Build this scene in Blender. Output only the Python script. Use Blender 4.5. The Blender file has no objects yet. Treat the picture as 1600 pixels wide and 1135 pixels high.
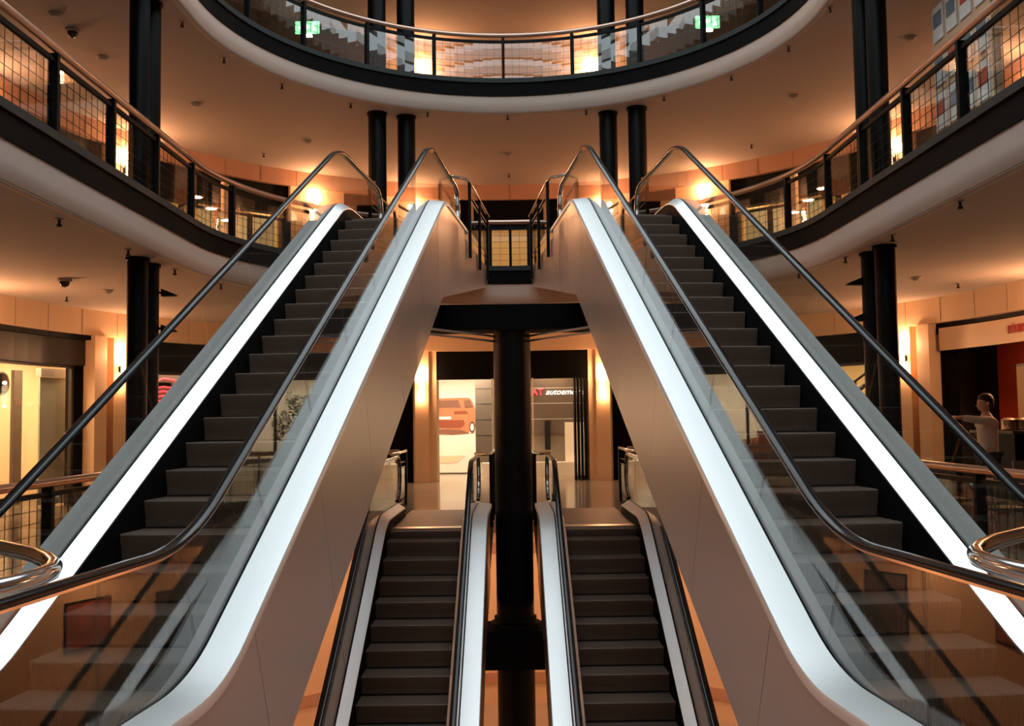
import bpy, bmesh, math, random
from mathutils import Matrix, Vector
R_ = math.radians
random.seed(7)
C = bpy.context.scene.collection
scn = bpy.context.scene
PI = math.pi
# ------------------------------------------------------------------ camera
cam_d = bpy.data.cameras.new('camera'); cam = bpy.data.objects.new('camera', cam_d); C.objects.link(cam)
cam_d.sensor_width = 36; cam_d.lens = 1505/1600*36; cam_d.clip_start = .05
cam.matrix_world = Matrix.Translation((0, 0, 1.7)) @ Matrix.Rotation(R_(93.4), 4, 'X') @ Matrix.Rotation(-.014, 4, 'Z')
scn.camera = cam
# ------------------------------------------------------------------ world + colour
wd = bpy.data.worlds.new('sky'); scn.world = wd; wd.use_nodes = True
bg = wd.node_tree.nodes['Background']; bg.inputs[0].default_value = (.84, .95, 1, 1); bg.inputs[1].default_value = 2.9
scn.view_settings.view_transform = 'Standard'; scn.view_settings.look = 'None'
scn.view_settings.gamma = 1; scn.view_settings.use_curve_mapping = False
scn.view_settings.exposure = 0.0
scn.cycles.transparent_max_bounces = 24
WARM = (1, .48, .22)
SCONCE_W = 34
# ------------------------------------------------------------------ materials
M = {}
def mat(name, col, rough=.5, metal=0, emit=None, es=1, noise=None, bump=None, coat=0, spec=None):
    m = bpy.data.materials.new(name); m.use_nodes = True; nt = m.node_tree; p = nt.nodes['Principled BSDF']
    p.inputs['Base Color'].default_value = (*col, 1); p.inputs['Roughness'].default_value = rough; p.inputs['Metallic'].default_value = metal
    p.inputs['Coat Weight'].default_value = coat
    if spec is not None: p.inputs['Specular IOR Level'].default_value = spec
    if emit: p.inputs['Emission Color'].default_value = (*emit, 1); p.inputs['Emission Strength'].default_value = es
    tc = nt.nodes.new('ShaderNodeTexCoord')
    if noise:      # (scale xyz, amount) colour variation
        mp = nt.nodes.new('ShaderNodeMapping'); mp.inputs['Scale'].default_value = noise[0]
        n = nt.nodes.new('ShaderNodeTexNoise'); n.inputs['Scale'].default_value = 1; n.inputs['Detail'].default_value = 4
        mx = nt.nodes.new('ShaderNodeMix'); mx.data_type = 'RGBA'
        a = noise[1]
        mx.inputs[6].default_value = (*[c*(1-a) for c in col], 1); mx.inputs[7].default_value = (*[min(1, c*(1+a)) for c in col], 1)
        nt.links.new(tc.outputs['Object'], mp.inputs[0]); nt.links.new(mp.outputs[0], n.inputs['Vector'])
        nt.links.new(n.outputs['Fac'], mx.inputs[0]); nt.links.new(mx.outputs[2], p.inputs['Base Color'])
        if bump:
            b = nt.nodes.new('ShaderNodeBump'); b.inputs['Strength'].default_value = bump; b.inputs['Distance'].default_value = .01
            nt.links.new(n.outputs['Fac'], b.inputs['Height']); nt.links.new(b.outputs[0], p.inputs['Normal'])
    M[name] = m; return m
mat('plaster', (.37, .315, .285), .85, noise=((.6, .6, .6), .04))
mat('cove', (.50, .40, .34), .7)
mat('panel', (.72, .50, .32), .45, noise=((.5, .5, 6), .07))
mat('panel_red', (.50, .27, .18), .5, noise=((.5, .5, 5), .08))
mat('black', (.004, .004, .004), .5, spec=.1)
mat('black_matte', (.004, .004, .004), .8, spec=.05)
mat('column_black', (.004, .004, .0045), .4, spec=.12)
mat('fascia', (.003, .0026, .0024), .7, spec=.08, noise=((2, 2, 2), .3))
mat('curb', (.022, .027, .025), .6, spec=.3, noise=((3, 3, 3), .15))
mat('rail', (.55, .38, .30), .28, metal=.85)
mat('chrome', (.72, .70, .68), .14, metal=1)
mat('steel', (.62, .60, .57), .30, metal=1)
mat('deck_white', (.93, .94, .94), .36, metal=.85, noise=((30, 1, 30), .02))
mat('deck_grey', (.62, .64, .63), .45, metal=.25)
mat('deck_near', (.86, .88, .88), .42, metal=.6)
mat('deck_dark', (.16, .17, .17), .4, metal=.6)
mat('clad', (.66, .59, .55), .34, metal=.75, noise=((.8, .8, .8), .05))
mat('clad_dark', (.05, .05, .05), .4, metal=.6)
mat('rubber', (.008, .008, .009), .16, spec=.35)
mat('step', (.155, .108, .083), .5, metal=.25)
mat('joint', (.22, .12, .07), .6)
mat('skirt', (.004, .004, .004), .6, spec=.1)
mat('plate', (.11, .07, .06), .5, metal=.4, noise=((4, 30, 4), .1))
mat('floor_stone', (.36, .27, .20), .14, noise=((1.3, 1.3, 1.3), .14))
mat('floor_dark', (.10, .07, .05), .25)
mat('shop_cream', (.86, .66, .44), .7)
mat('shop_white', (.95, .88, .76), .6)
mat('shop_yellow', (.72, .50, .22), .6, noise=((1, 1, 1), .08))
mat('shop_dark', (.10, .07, .055), .4)
mat('red_wall', (.50, .05, .015), .5, noise=((1, 1, 1), .15))
mat('grey_panel', (.30, .24, .19), .6)
mat('panel_brown', (.07, .05, .035), .6)
mat('curtain', (.27, .27, .21), .7, noise=((8, 8, .6), .12))
mat('wire', (.02, .015, .012), .5, metal=.5)
mat('frame_dark', (.02, .016, .014), .4)
mat('glow', (1, .8, .6), .5, emit=(1, .70, .42), es=14)
mat('glow_white', (1, .95, .85), .5, emit=(1, .84, .62), es=26)
mat('glow_shop', (1, .95, .85), .5, emit=(1, .70, .42), es=20)
mat('added_glow_sheet', (.6, .4, .18), .6, emit=(1, .62, .26), es=.5)  # emission stands in for the yellow light of the shop interiors
mat('neon_red', (.8, .05, .05), .5, emit=(1, .06, .08), es=2.2)
mat('neon_white', (1, 1, 1), .5, emit=(1, .93, .8), es=1.6)
mat('sign_green', (.1, .6, .25), .5, emit=(.30, 1, .42), es=1.6)
mat('sign_white', (.9, 1, .9), .5, emit=(.85, 1, .85), es=3)
mat('sign_red', (.42, .03, .03), .5)
mat('skin', (.55, .30, .19), .55)
mat('shirt', (.58, .46, .36), .8)
mat('trousers', (.03, .03, .035), .8)
mat('hair', (.01, .008, .007), .5)
mat('leaf', (.03, .045, .02), .6)
mat('bark', (.06, .04, .03), .8)
mat('pot_metal', (.6, .5, .4), .3, metal=1)
mat('paper', (.80, .80, .78), .6)
mat('paper_blue', (.15, .22, .28), .6)
mat('paper_red', (.5, .10, .06), .6)
mat('car_paint', (.30, .06, .02), .5)
mat('car_paint_light', (.55, .20, .09), .5)
mat('car_glass', (.26, .10, .06), .4)
mat('tyre', (.10, .05, .035), .8)
mat('copper_paint', (.36, .12, .05), .22, metal=.3, coat=1)
mat('dark_glass', (.03, .02, .018), .08)
mat('white_disc', (.9, .9, .9), .5)
mat('glass_grey', (.16, .125, .10), .15)
def glassmat(name, tint, ior, rough=0):
    m = bpy.data.materials.new(name); m.use_nodes = True; nt = m.node_tree; nt.nodes.clear()
    o = nt.nodes.new('ShaderNodeOutputMaterial'); t = nt.nodes.new('ShaderNodeBsdfTransparent'); g = nt.nodes.new('ShaderNodeBsdfGlossy')
    mx = nt.nodes.new('ShaderNodeMixShader'); ge = nt.nodes.new('ShaderNodeNewGeometry')
    def mth(op, a, b=None):
        n = nt.nodes.new('ShaderNodeMath'); n.operation = op
        for i, v in enumerate((a, b)):
            if v is None: continue
            if isinstance(v, (int, float)): n.inputs[i].default_value = v
            else: nt.links.new(v, n.inputs[i])
        return n.outputs[0]
    dp = nt.nodes.new('ShaderNodeVectorMath'); dp.operation = 'DOT_PRODUCT'; nt.links.new(ge.outputs['Normal'], dp.inputs[0]); nt.links.new(ge.outputs['Incoming'], dp.inputs[1])
    fz = ((ior-1)/(ior+1))**2
    fac = mth('ADD', mth('MULTIPLY', mth('POWER', mth('SUBTRACT', 1, mth('ABSOLUTE', dp.outputs['Value'])), 5), 1-fz), fz)
    t.inputs[0].default_value = (*tint, 1); g.inputs['Roughness'].default_value = rough
    nt.links.new(fac, mx.inputs[0]); nt.links.new(t.outputs[0], mx.inputs[1]); nt.links.new(g.outputs[0], mx.inputs[2]); nt.links.new(mx.outputs[0], o.inputs[0])
    M[name] = m
glassmat('glass', (.95, .965, .955), 1.68)
glassmat('shop_glass', (.95, .95, .93), 1.3)
# ------------------------------------------------------------------ helpers
WM = {}
def wmat(o): return WM.get(o.name, Matrix.Identity(4)) if o else Matrix.Identity(4)
class MB:
    def __init__(s): s.v = []; s.f = []
    def quad(s, a, b, c, d): n = len(s.v); s.v += [a, b, c, d]; s.f.append((n, n+1, n+2, n+3)); return s
    def poly(s, pts): n = len(s.v); s.v += list(pts); s.f.append(tuple(range(n, n+len(pts)))); return s
    def box(s, x0, y0, z0, x1, y1, z1, mp=None):
        n = len(s.v); P = [(x, y, z) for x in (x0, x1) for y in (y0, y1) for z in (z0, z1)]
        if mp: P = [mp(*p) for p in P]
        s.v += P
        s.f += [tuple(n+i for i in q) for q in ((0, 1, 3, 2), (4, 6, 7, 5), (0, 4, 5, 1), (2, 3, 7, 6), (0, 2, 6, 4), (1, 5, 7, 3))]; return s
    def rings(s, rings, closed=True, caps=True, loop=False):      # list of equal-length point rings
        n = len(s.v); k = len(rings[0])
        for r in rings: s.v += list(r)
        m = len(rings); rng = range(m if loop else m-1)
        for i in rng:
            for j in range(k if closed else k-1):
                a = n+i*k+j; b = n+i*k+(j+1) % k; i2 = (i+1) % m
                s.f.append((a, b, n+i2*k+(j+1) % k, n+i2*k+j))
        if caps and closed and not loop:
            s.f.append(tuple(n+j for j in reversed(range(k)))); s.f.append(tuple(n+(m-1)*k+j for j in range(k)))
        return s
    def tube(s, pts, r, k=10, r2=None, caps=True):
        pts = [Vector(p) for p in pts]; rs = []; up = None
        for i, p in enumerate(pts):
            t = (pts[min(i+1, len(pts)-1)]-pts[max(i-1, 0)]).normalized()
            if up is None: up = Vector((0, 0, 1)) if abs(t.z) < .9 else Vector((1, 0, 0))
            a = (up-t*up.dot(t)).normalized(); b = t.cross(a); up = a
            rr = r[i] if isinstance(r, (list, tuple)) else r
            rs.append([tuple(p+a*(rr*math.cos(2*PI*j/k))+b*((r2 or rr)*math.sin(2*PI*j/k))) for j in range(k)])
        return s.rings(rs, caps=caps)
    def cyl(s, x, y, z0, z1, r, k=24, r1=None):
        r1 = r if r1 is None else r1
        return s.rings([[(x+q*math.cos(2*PI*j/k), y+q*math.sin(2*PI*j/k), z) for j in range(k)] for z, q in ((z0, r), (z1, r1))])
    def lathe(s, x, y, prof, k=20):
        return s.rings([[(x+q*math.cos(2*PI*j/k), y+q*math.sin(2*PI*j/k), z) for j in range(k)] for q, z in prof])
    def build(s, name, m, parent=None, smooth=False, label=None, cat=None, group=None, kind=None, loc=None):
        me = bpy.data.meshes.new(name)
        if parent:
            inv = wmat(parent).inverted(); vs = [tuple(inv @ Vector(p)) for p in s.v]; W = wmat(parent)
        else:
            xs, ys, zs = zip(*s.v)
            base = Vector(loc) if loc else Vector(((min(xs)+max(xs))/2, (min(ys)+max(ys))/2, min(zs)))
            vs = [(p[0]-base[0], p[1]-base[1], p[2]-base[2]) for p in s.v]; W = Matrix.Translation(base)
        me.from_pydata(vs, [], s.f); me.materials.append(M[m] if isinstance(m, str) else m)
        bm = bmesh.new(); bm.from_mesh(me); bmesh.ops.recalc_face_normals(bm, faces=bm.faces); bm.to_mesh(me); bm.free()
        if smooth:
            me.polygons.foreach_set('use_smooth', [True]*len(me.polygons))
            me.set_sharp_from_angle(angle=R_(38))
        o = bpy.data.objects.new(name, me); C.objects.link(o)
        if parent: o.parent = parent
        else: o.location = base
        WM[o.name] = W
        tag(o, label, cat, group, kind); return o
def tag(o, label=None, cat=None, group=None, kind=None):
    for k, v in (('label', label), ('category', cat), ('group', group), ('kind', kind)):
        if v: o[k] = v
    return o
def empty(name, loc, label, cat, group=None, rz=0):
    o = bpy.data.objects.new(name, None); C.objects.link(o); o.empty_display_size = .2
    o.location = loc; o.rotation_euler = (0, 0, rz); WM[o.name] = Matrix.Translation(loc) @ Matrix.Rotation(rz, 4, 'Z')
    return tag(o, label, cat, group)
def copy_tree(o, parent=None):
    c = o.copy(); C.objects.link(c)
    if parent: c.parent = parent
    for ch in list(o.children): copy_tree(ch, c)
    return c
def struct(mb, name, m, **k): return mb.build(name, m, kind='structure', **k)
def text(name, body, size, m, parent, origin, xdir, up=(0, 0, 1), depth=.01, shear=0, align='LEFT', label=None, sx=1):
    cu = bpy.data.curves.new(name, 'FONT'); cu.body = body; cu.size = size; cu.extrude = depth; cu.shear = shear; cu.align_x = align
    to = bpy.data.objects.new(name+'_tmp', cu); C.objects.link(to)
    me = bpy.data.meshes.new_from_object(to); bpy.data.objects.remove(to); me.name = name
    x = Vector(xdir).normalized(); u = Vector(up); n = x.cross(u)
    mw = Matrix(((x[0], u[0], n[0], origin[0]), (x[1], u[1], n[1], origin[1]), (x[2], u[2], n[2], origin[2]), (0, 0, 0, 1)))
    me.transform(wmat(parent).inverted() @ mw @ Matrix.Diagonal((sx, 1, 1, 1))); me.materials.append(M[m])
    o = bpy.data.objects.new(name, me); C.objects.link(o); o.parent = parent; WM[o.name] = wmat(parent); tag(o, label); return o
# ------------------------------------------------------------------ paths
RR, YC = 5.1, 15.4
def RP(s, off=0):                     # along the balcony edge, s=0 at the far middle, negative to the left
    q = RR*PI/2
    if abs(s) <= q: t = s/RR; return ((RR+off)*math.sin(t), YC+(RR+off)*math.cos(t))
    return (math.copysign(RR+off, s), YC-(abs(s)-q))
def rs(s0, s1, step=.25):
    n = max(1, round(abs(s1-s0)/step)); q = RR*PI/2
    L = [s0+(s1-s0)*i/n for i in range(n+1)]
    return [s for i, s in enumerate(L) if i in (0, n) or abs(s) <= q+.3]
def ringsweep(mb, prof, s0, s1, step=.25, caps=True):
    return mb.rings([[(*RP(s, o), z) for o, z in prof] for s in rs(s0, s1, step)], caps=caps)
WR, WY = 9.6, 17.4
def OP(phi, off=0):                   # along the shop fronts, phi in degrees from the far middle
    if abs(phi) <= 90: t = R_(phi); return ((WR+off)*math.sin(t), WY+(WR+off)*math.cos(t))
    return (math.copysign(WR+off, phi), WY-(abs(phi)-90)*.1676)
def osweep(mb, prof, p0, p1, step=2.5):
    n = max(1, round(abs(p1-p0)/step)); L = [p0+(p1-p0)*i/n for i in range(n+1)]
    return mb.rings([[(*OP(p, o), z) for o, z in prof] for p in L])
def obox(mb, p0, p1, o0, o1, z0, z1, step=2.5): return osweep(mb, [(o0, z0), (o1, z0), (o1, z1), (o0, z1)], p0, p1, step)
F0, F1, F2 = 0, 4.87, 8.97
CL0, CL1, CL2, CLB, FB = 4.2, 8.37, 12.47, -.67, -4.65
SE = 8.011+15.4+6                     # s where y=-6
# ------------------------------------------------------------------ slabs, ceilings
def slab(i, ftop, ceil):
    mb = MB(); ringsweep(mb, [(.06, ceil), (12, ceil), (12, ftop), (.06, ftop)], -SE-2, SE+2)
    struct(mb, f'floor_{i}', 'plaster' if i != 0 else 'plaster')
    mb = MB(); ringsweep(mb, [(.10, ftop), (12, ftop), (12, ftop+.012), (.10, ftop+.012)], -SE-2, SE+2)
    struct(mb, f'floor_finish_{i}', 'floor_stone')
    fb = ftop-.26
    a, b = {0: (.36, 2.42), 1: (.46, 2.52), 2: (0, 0)}[i]
    for s0, s1 in ([(-SE, -b), (-a, a), (b, SE)] if i < 2 else [(-SE, SE)]):
        mb = MB(); ringsweep(mb, [(-.02, fb), (.08, fb), (.08, ftop+.04), (-.02, ftop+.04)], s0, s1); struct(mb, 'trim_fascia', 'fascia')
        mb = MB(); ringsweep(mb, [(-.05, ftop+.03), (.14, ftop+.03), (.14, ftop+.13), (-.05, ftop+.13)], s0, s1); struct(mb, 'trim_curb', 'curb')
    if i < 2: mb = MB(); ringsweep(mb, [(.02, fb), (.08, fb), (.08, ftop), (.02, ftop)], -b, b); struct(mb, 'trim_fascia', 'fascia')
    mb = MB(); ringsweep(mb, [(.0, fb+.001), (.0, ceil+.20), (.012, ceil+.10), (.05, ceil+.02), (.10, ceil-.004), (.16, ceil-.004), (.16, fb+.001)], -SE, SE); struct(mb, 'trim_cove', 'cove', smooth=True)
    if i != 0:
        mb = MB(); mb.box(-5.1, -8, ceil, 5.1, -6, ftop); struct(mb, f'floor_near_{i}', 'plaster')
slab(0, F0, CLB); slab(1, F1, CL0); slab(2, F2, CL1)
mb = MB(); ringsweep(mb, [(0, CL2), (12, CL2), (12, CL2+.6), (0, CL2+.6)], -SE-2, SE+2); struct(mb, 'ceiling', 'plaster')
mb = MB(); mb.box(-5.1, -8, CL2, 5.1, -6, CL2+.6); struct(mb, 'ceiling_near', 'plaster')
mb = MB(); mb.box(-17.1, -8, FB-.3, 17.1, 33, FB); struct(mb, 'floor_basement', 'floor_stone')
mb = MB(); mb.box(-5.0, -7.9, -.77, 5.0, 4.5, -.1); struct(mb, 'floor_near_0', 'floor_stone')
# outer shell keeps daylight to the roof opening
mb = MB(); ringsweep(mb, [(12, FB-.3), (12.2, FB-.3), (12.2, CL2+.6), (12, CL2+.6)], -SE-2, SE+2, .8); struct(mb, 'wall_outer', 'plaster')
mb = MB(); mb.box(-17.3, -8.2, FB-.3, 17.3, -8, CL2+.6); struct(mb, 'wall_back', 'panel')
# roof glazing beams over the void
for k in range(20):
    mb = MB(); mb.box(-5.6, -5+k*1.45, 13.2, 5.6, -4.82+k*1.45, 13.5); struct(mb, 'trim_roof_beam', 'steel')
# ------------------------------------------------------------------ balcony railings
def railing(name, F, spans, label, cat='railing', step=1.55, posts=None, ends=True):
    sm = sum(spans)/2
    root = empty(name, (*RP(sm), F), label, cat)
    s0, s1 = spans
    mb = MB(); mb.rings([[(RP(s, -.01+.048*math.cos(2*PI*j/12))[0], RP(s, -.01+.048*math.cos(2*PI*j/12))[1], F+1.085+.048*math.sin(2*PI*j/12)) for j in range(12)] for s in rs(s0, s1, .2)])
    mb.build('handrail', 'rail', root, smooth=True)
    mb = MB(); ringsweep(mb, [(0, F+.93), (.05, F+.93), (.05, F+.985), (0, F+.985)], s0, s1, .2); mb.build('top_bar', 'black', root)
    for s in posts:
        x, y = RP(s); t = Vector((RP(s+.01)[0]-RP(s-.01)[0], RP(s+.01)[1]-RP(s-.01)[1])).normalized(); n = Vector((t.y, -t.x))
        if (Vector(RP(s, 1))-Vector((x, y))).dot(n) < 0: n = -n
        def mp(a, b, z): return (x+t.x*a+n.x*b, y+t.y*a+n.y*b, z)
        mb = MB(); mb.box(-.03, -.03, F+.13, .03, .085, F+1.04, mp); mb.build('post', 'black', root)
    pp = [s0]+list(posts)+[s1]
    for a, b in zip(pp, pp[1:]):
        if b-a < .15: continue
        a2, b2 = a+.035, b-.035
        mb = MB(); ringsweep(mb, [(.020, F+.14), (.030, F+.14), (.030, F+.93), (.020, F+.93)], a2, b2, .2); mb.build('glass_panel', 'glass', root)
        mb = MB(); n = max(2, round((b2-a2)/.165)); w = .0035
        for i in range(1, n):
            x, y = RP(a2+(b2-a2)*i/n, .045); mb.box(x-w, y-w, F+.13, x+w, y+w, F+.93)
        for i in range(1, 6):
            z = F+.13+.8*i/6; ringsweep(mb, [(.042, z-w), (.048, z-w), (.048, z+w), (.042, z+w)], a2, b2, .2)
        mb.build('wire_mesh', 'wire', root)
    return root
P1 = [1.9+1.55*k for k in range(1, 14)]
railing('balcony_railing', F1, (2.50, 23), 'curved balcony railing of the middle floor, right of the escalators', posts=P1)
railing('balcony_railing', F1, (-23, -2.50), 'curved balcony railing of the middle floor, left of the escalators', posts=[-p for p in P1[::-1]])
railing('balcony_railing', F1, (-.47, .43), 'short railing between the tops of the two high escalators', posts=[-.43, 0, .39])
P2 = [-.1+1.5*k for k in range(-15, 16)]
railing('balcony_railing', F2, (-23, 23), 'curved railing of the topmost balcony across the top of the photo', posts=P2)
P0 = [1.9+1.55*k for k in range(1, 11)]
railing('balcony_railing', F0, (2.45, 18.6), 'lowest balcony railing at right beside the cafe floor', posts=P0)
railing('balcony_railing', F0, (-18.6, -2.45), 'lowest balcony railing at left in front of the bright shop', posts=[-p for p in P0[::-1]])
# ------------------------------------------------------------------ columns
def column(x, y, z0, z1, r, label, group):
    e = empty('round_column', (x, y, z0), label, 'column', group)
    mb = MB(); mb.cyl(x, y, z0+.012, z1-.05, r, 28); mb.build('shaft', 'column_black', e, smooth=True)
    mb = MB(); mb.cyl(x, y, z1-.05, z1, r+.025, 28); mb.build('collar', 'black', e, smooth=True)
side = [(-5.57, 14.27, 'front', 'left'), (-5.62, 14.86, 'rear', 'left'), (5.53, 14.12, 'front', 'right'), (5.55, 14.72, 'rear', 'right')]
cen = [(-2.84, 20.48, 'left-hand', 'left of centre'), (-2.24, 20.74, 'right-hand', 'left of centre'), (2.17, 20.68, 'left-hand', 'right of centre'), (2.76, 20.36, 'right-hand', 'right of centre')]
for nm, z0, z1 in (('lowest shop floor', F0, CL0), ('middle balcony', F1, CL1), ('top balcony', F2, CL2)):
    for x, y, a, b in side:
        if z0 == F2: continue
        column(x, y, z0, z1, .15, f'black round column on the {nm}, {a} one of the pair at far {b}', 'black columns')
    for x, y, a, b in cen:
        if z0 == F0: continue
        column(x, y, z0, z1, .195, f'black round column on the {nm}, {a} one of the pair {b}', 'black columns')
# ------------------------------------------------------------------ escalators
T = math.tan(R_(30)); WID = 1.13
def step_mesh():
    prof = [(.40, 0), (.2, 0), (.012, 0), (0, -.008), (.004, -.04), (.016, -.10), (.030, -.16), (.036, -.235)]
    ins = [(.40, -.007), (.2, -.007), (.019, -.007), (.007, -.012), (.011, -.042), (.023, -.10), (.037, -.16), (.043, -.235)]
    mb = MB(); rings = []; n = 80; h = WID-.02; x = -h/2
    for i in range(n):
        a = x+h*i/n; b = a+h/n*.5; c = a+h/n
        rings += [[(a, *p) for p in prof], [(b, *p) for p in prof], [(b, *p) for p in ins], [(c, *p) for p in ins]]
    mb.rings(rings, closed=False)
    me = bpy.data.meshes.new('step'); me.from_pydata(mb.v, [], mb.f); me.materials.append(M['step']); return me
STEP = step_mesh()
def prof_path(z0, zt, zb, off, ys, ye, R=1.5):
    yT = (zt-z0)/T; yB = (zb-z0)/T; t = R*math.tan(R_(15)); P = []
    P.append((ys, zb+off))
    yc, zc = yB-t, zb+off+R
    for i in range(9): a = R_(30)*i/8; P.append((yc+R*math.sin(a), zc-R*math.cos(a)))
    n = 16; a0 = P[-1]; yc, zc = yT+t, zt+off-R; a1 = (yc-R*.5, zc+R*math.cos(R_(30)))
    for i in range(1, n): P.append((a0[0]+(a1[0]-a0[0])*i/n, a0[1]+(a1[1]-a0[1])*i/n))
    for i in range(9): a = R_(30)*(1-i/8); P.append((yc-R*math.sin(a), zc+R*math.cos(a)))
    P.append((ye, zt+off)); return P
def interp(P, y):
    for (a, b), (c, d) in zip(P, P[1:]):
        if y <= c: return b+(d-b)*(y-a)/max(1e-9, c-a)
    return P[-1][1]
def escalator(sx, X0, Y0, psi, z0, zt, zb, ye_b, ye_t, label, low=False):
    cs, sn = math.cos(psi), math.sin(psi)
    def pt(w, y, z): return (sx*(X0+w*cs+y*sn), Y0-w*sn+y*cs, z)
    root = empty('escalator', pt(WID/2, ye_b, zb), label, 'escalator', rz=-psi*sx)
    def pp(off, a=ye_b, b=ye_t, R=1.5): return prof_path(z0, zt, zb, off, a, b, R)
    base = pp(0)
    def sweep(prof, P, nm, m, smooth=True, parent=root, label=None):
        mb = MB(); mb.rings([[pt(w, y, z+h) for w, h in prof] for y, z in P])
        return mb.build(nm, m, parent, smooth=smooth, label=label)
    # steps
    y = -.4*int((-ye_b-.6)/.4); ymax = .9
    while y < ymax:
        z = interp(base, y)
        if z > zb+.003:
            o = bpy.data.objects.new('step', STEP); C.objects.link(o); o.parent = root
            o.location = wmat(root).inverted() @ Vector(pt(WID/2, y, z))
        y += .4
    mb = MB(); 
    P = pp(-.26, a=ye_b+.3); mb.rings([[pt(w, yy, zz+h) for w, h in ((.0, 0), (WID, 0), (WID, .02), (0, .02))] for yy, zz in P]); mb.build('step_chain_pan', 'skirt', root)
    # comb + landing plates
    def flat(y0, y1, z, nm, m, w0=-.02, w1=WID+.02, th=.03):
        mb = MB(); mb.box(w0, y0, z-th, w1, y1, z+.006, lambda a, b, c: pt(a, b, c)); return mb.build(nm, m, root)
    flat(.98, 1.22, zt+.004, 'comb_plate', 'steel'); flat(1.22, ye_t+1.2, zt, 'landing_plate', 'plate')
    yb = (zb-z0)/T-.45
    flat(yb-.25, yb, zb+.004, 'comb_plate', 'steel'); flat(ye_b-.4, yb-.25, zb, 'landing_plate', 'plate')
    inner = .15
    for side in (0, 1):
        S = (lambda w: w) if side == 0 else (lambda w: WID-w)     # side 0: away from the middle
        sweep([(S(-.02), -.24), (S(.0), -.24), (S(.0), .145), (S(-.02), .145)], pp(0), 'skirt', 'skirt')
        sweep([(S(-.004), .125), (S(-.004), .160), (S(-.132), .245), (S(-.135), .20)], pp(0), 'inner_deck', 'deck_white', label='bright brushed inner deck')
        sweep([(S(-.138), .18), (S(-.138), .225), (S(-.162), .225), (S(-.162), .18)], pp(0), 'glass_channel', 'black')
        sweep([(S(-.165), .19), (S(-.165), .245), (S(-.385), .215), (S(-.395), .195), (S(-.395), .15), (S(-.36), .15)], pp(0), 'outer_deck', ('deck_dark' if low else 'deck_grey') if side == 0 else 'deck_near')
        # handrail with newel turns
        rp = pp(1.055, R=1.9 if not low else 1.2); q = .385
        path = [(ye_b-q*math.sin(PI*i/12), zb+1.055-q-q*math.cos(PI*i/12)) for i in range(13)]
        path += rp[1:-1]
        path += [(ye_t+q*math.sin(PI*i/12), zt+1.055-q+q*math.cos(PI*i/12)) for i in range(13)]
        w0 = S(-.15); rg = []
        for i, (yy, zz) in enumerate(path):
            a = path[max(0, i-1)]; b = path[min(len(path)-1, i+1)]; d = math.hypot(b[0]-a[0], b[1]-a[1]); ty, tz = (b[0]-a[0])/d, (b[1]-a[1])/d
            ny, nz = -tz, ty
            rg.append([pt(w0+dw, yy+ny*dh, zz+nz*dh) for dw, dh in ((-.04, .0), (-.036, .017), (-.02, .026), (.02, .026), (.036, .017), (.04, 0), (.036, -.014), (.02, -.018), (-.02, -.018), (-.036, -.014))])
        mb = MB(); mb.rings(rg); hr = mb.build('handrail', 'rubber', root, smooth=True)
        rg = []
        for i, (yy, zz) in enumerate(path):
            a = path[max(0, i-1)]; b = path[min(len(path)-1, i+1)]; d = math.hypot(b[0]-a[0], b[1]-a[1]); ty, tz = (b[0]-a[0])/d, (b[1]-a[1])/d
            ny, nz = -tz, ty
            rg.append([pt(w0+dw, yy+ny*dh, zz+nz*dh) for dw, dh in ((-.018, -.020), (.018, -.020), (.018, -.034), (-.018, -.034))])
        mb = MB(); mb.rings(rg); mb.build('handrail_guide', 'chrome', hr, smooth=True, label='chrome guide strip')
        # glass panels
        lo = pp(.21); hi = pp(1.03, R=1.9 if not low else 1.2)
        L = ye_t-ye_b; n = round(L/1.25); ed = [ye_b+L*i/n for i in range(n+1)]
        def slope(y):
            e = .02; return math.atan((interp(lo, y+e)-interp(lo, y-e))/(2*e))
        def shift(y):
            if y < ye_b+.05 or y > ye_t-.05: return 0
            t = slope(y); return .82*math.sin(t)*math.cos(t)
        for a, b in zip(ed, ed[1:]):
            a2, b2 = a+.008, b-.008; m = 10; rings = []
            for i in range(m+1):
                yy = a2+(b2-a2)*i/m
                sh = shift(a2)+(shift(b2)-shift(a2))*i/m; yu = yy-sh
                rings.append([pt(w0-.006, yy, interp(lo, yy)), pt(w0+.006, yy, interp(lo, yy)), pt(w0+.006, yu, interp(hi, yu)), pt(w0-.006, yu, interp(hi, yu))])
            mb = MB(); mb.rings(rings); mb.build('glass_panel', 'glass', root)
        for yy, zz, sg in ((ye_b, zb, -1), (ye_t, zt, 1)):
            mb = MB(); zc = zz+1.055-q; rr = q-.02
            A = [(yy+sg*rr*math.sin(PI*i/14), zc+rr*math.cos(PI*i/14)) for i in range(15)]
            mb.rings([[pt(w0-.006, *p) for p in A], [pt(w0+.006, *p) for p in A]]); mb.build('newel_glass', 'glass', root)
        # cladding panels along the flank
        bot = pp(-1.2, R=.2)
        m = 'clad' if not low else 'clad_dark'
        wv = S(-.375); wi = S(-.35)
        top = pp(.155)
        yk = (zt-z0)/T
        def zbot(y):
            if y < -.05: return interp(bot, y)
            zz = z0-.05*T-1.2; z1_ = zt-.42
            return zz+(z1_-zz)*min(1, (y+.05)/5.6)
        ext = ye_t+2.45
        edges = [ye_b]+[yy for yy in (-9.4, -7.9, -6.4, -4.9, -3.4, -1.9, -.45, .1, .8, 1.6) if yy > ye_b+.4]+[2.35]
        def topz(y): return interp(top, y)
        def tilt(y):  return .45 if (y < -.6 and y > ye_b+2.5) else 0    # panel joints lean back on the slope
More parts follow.
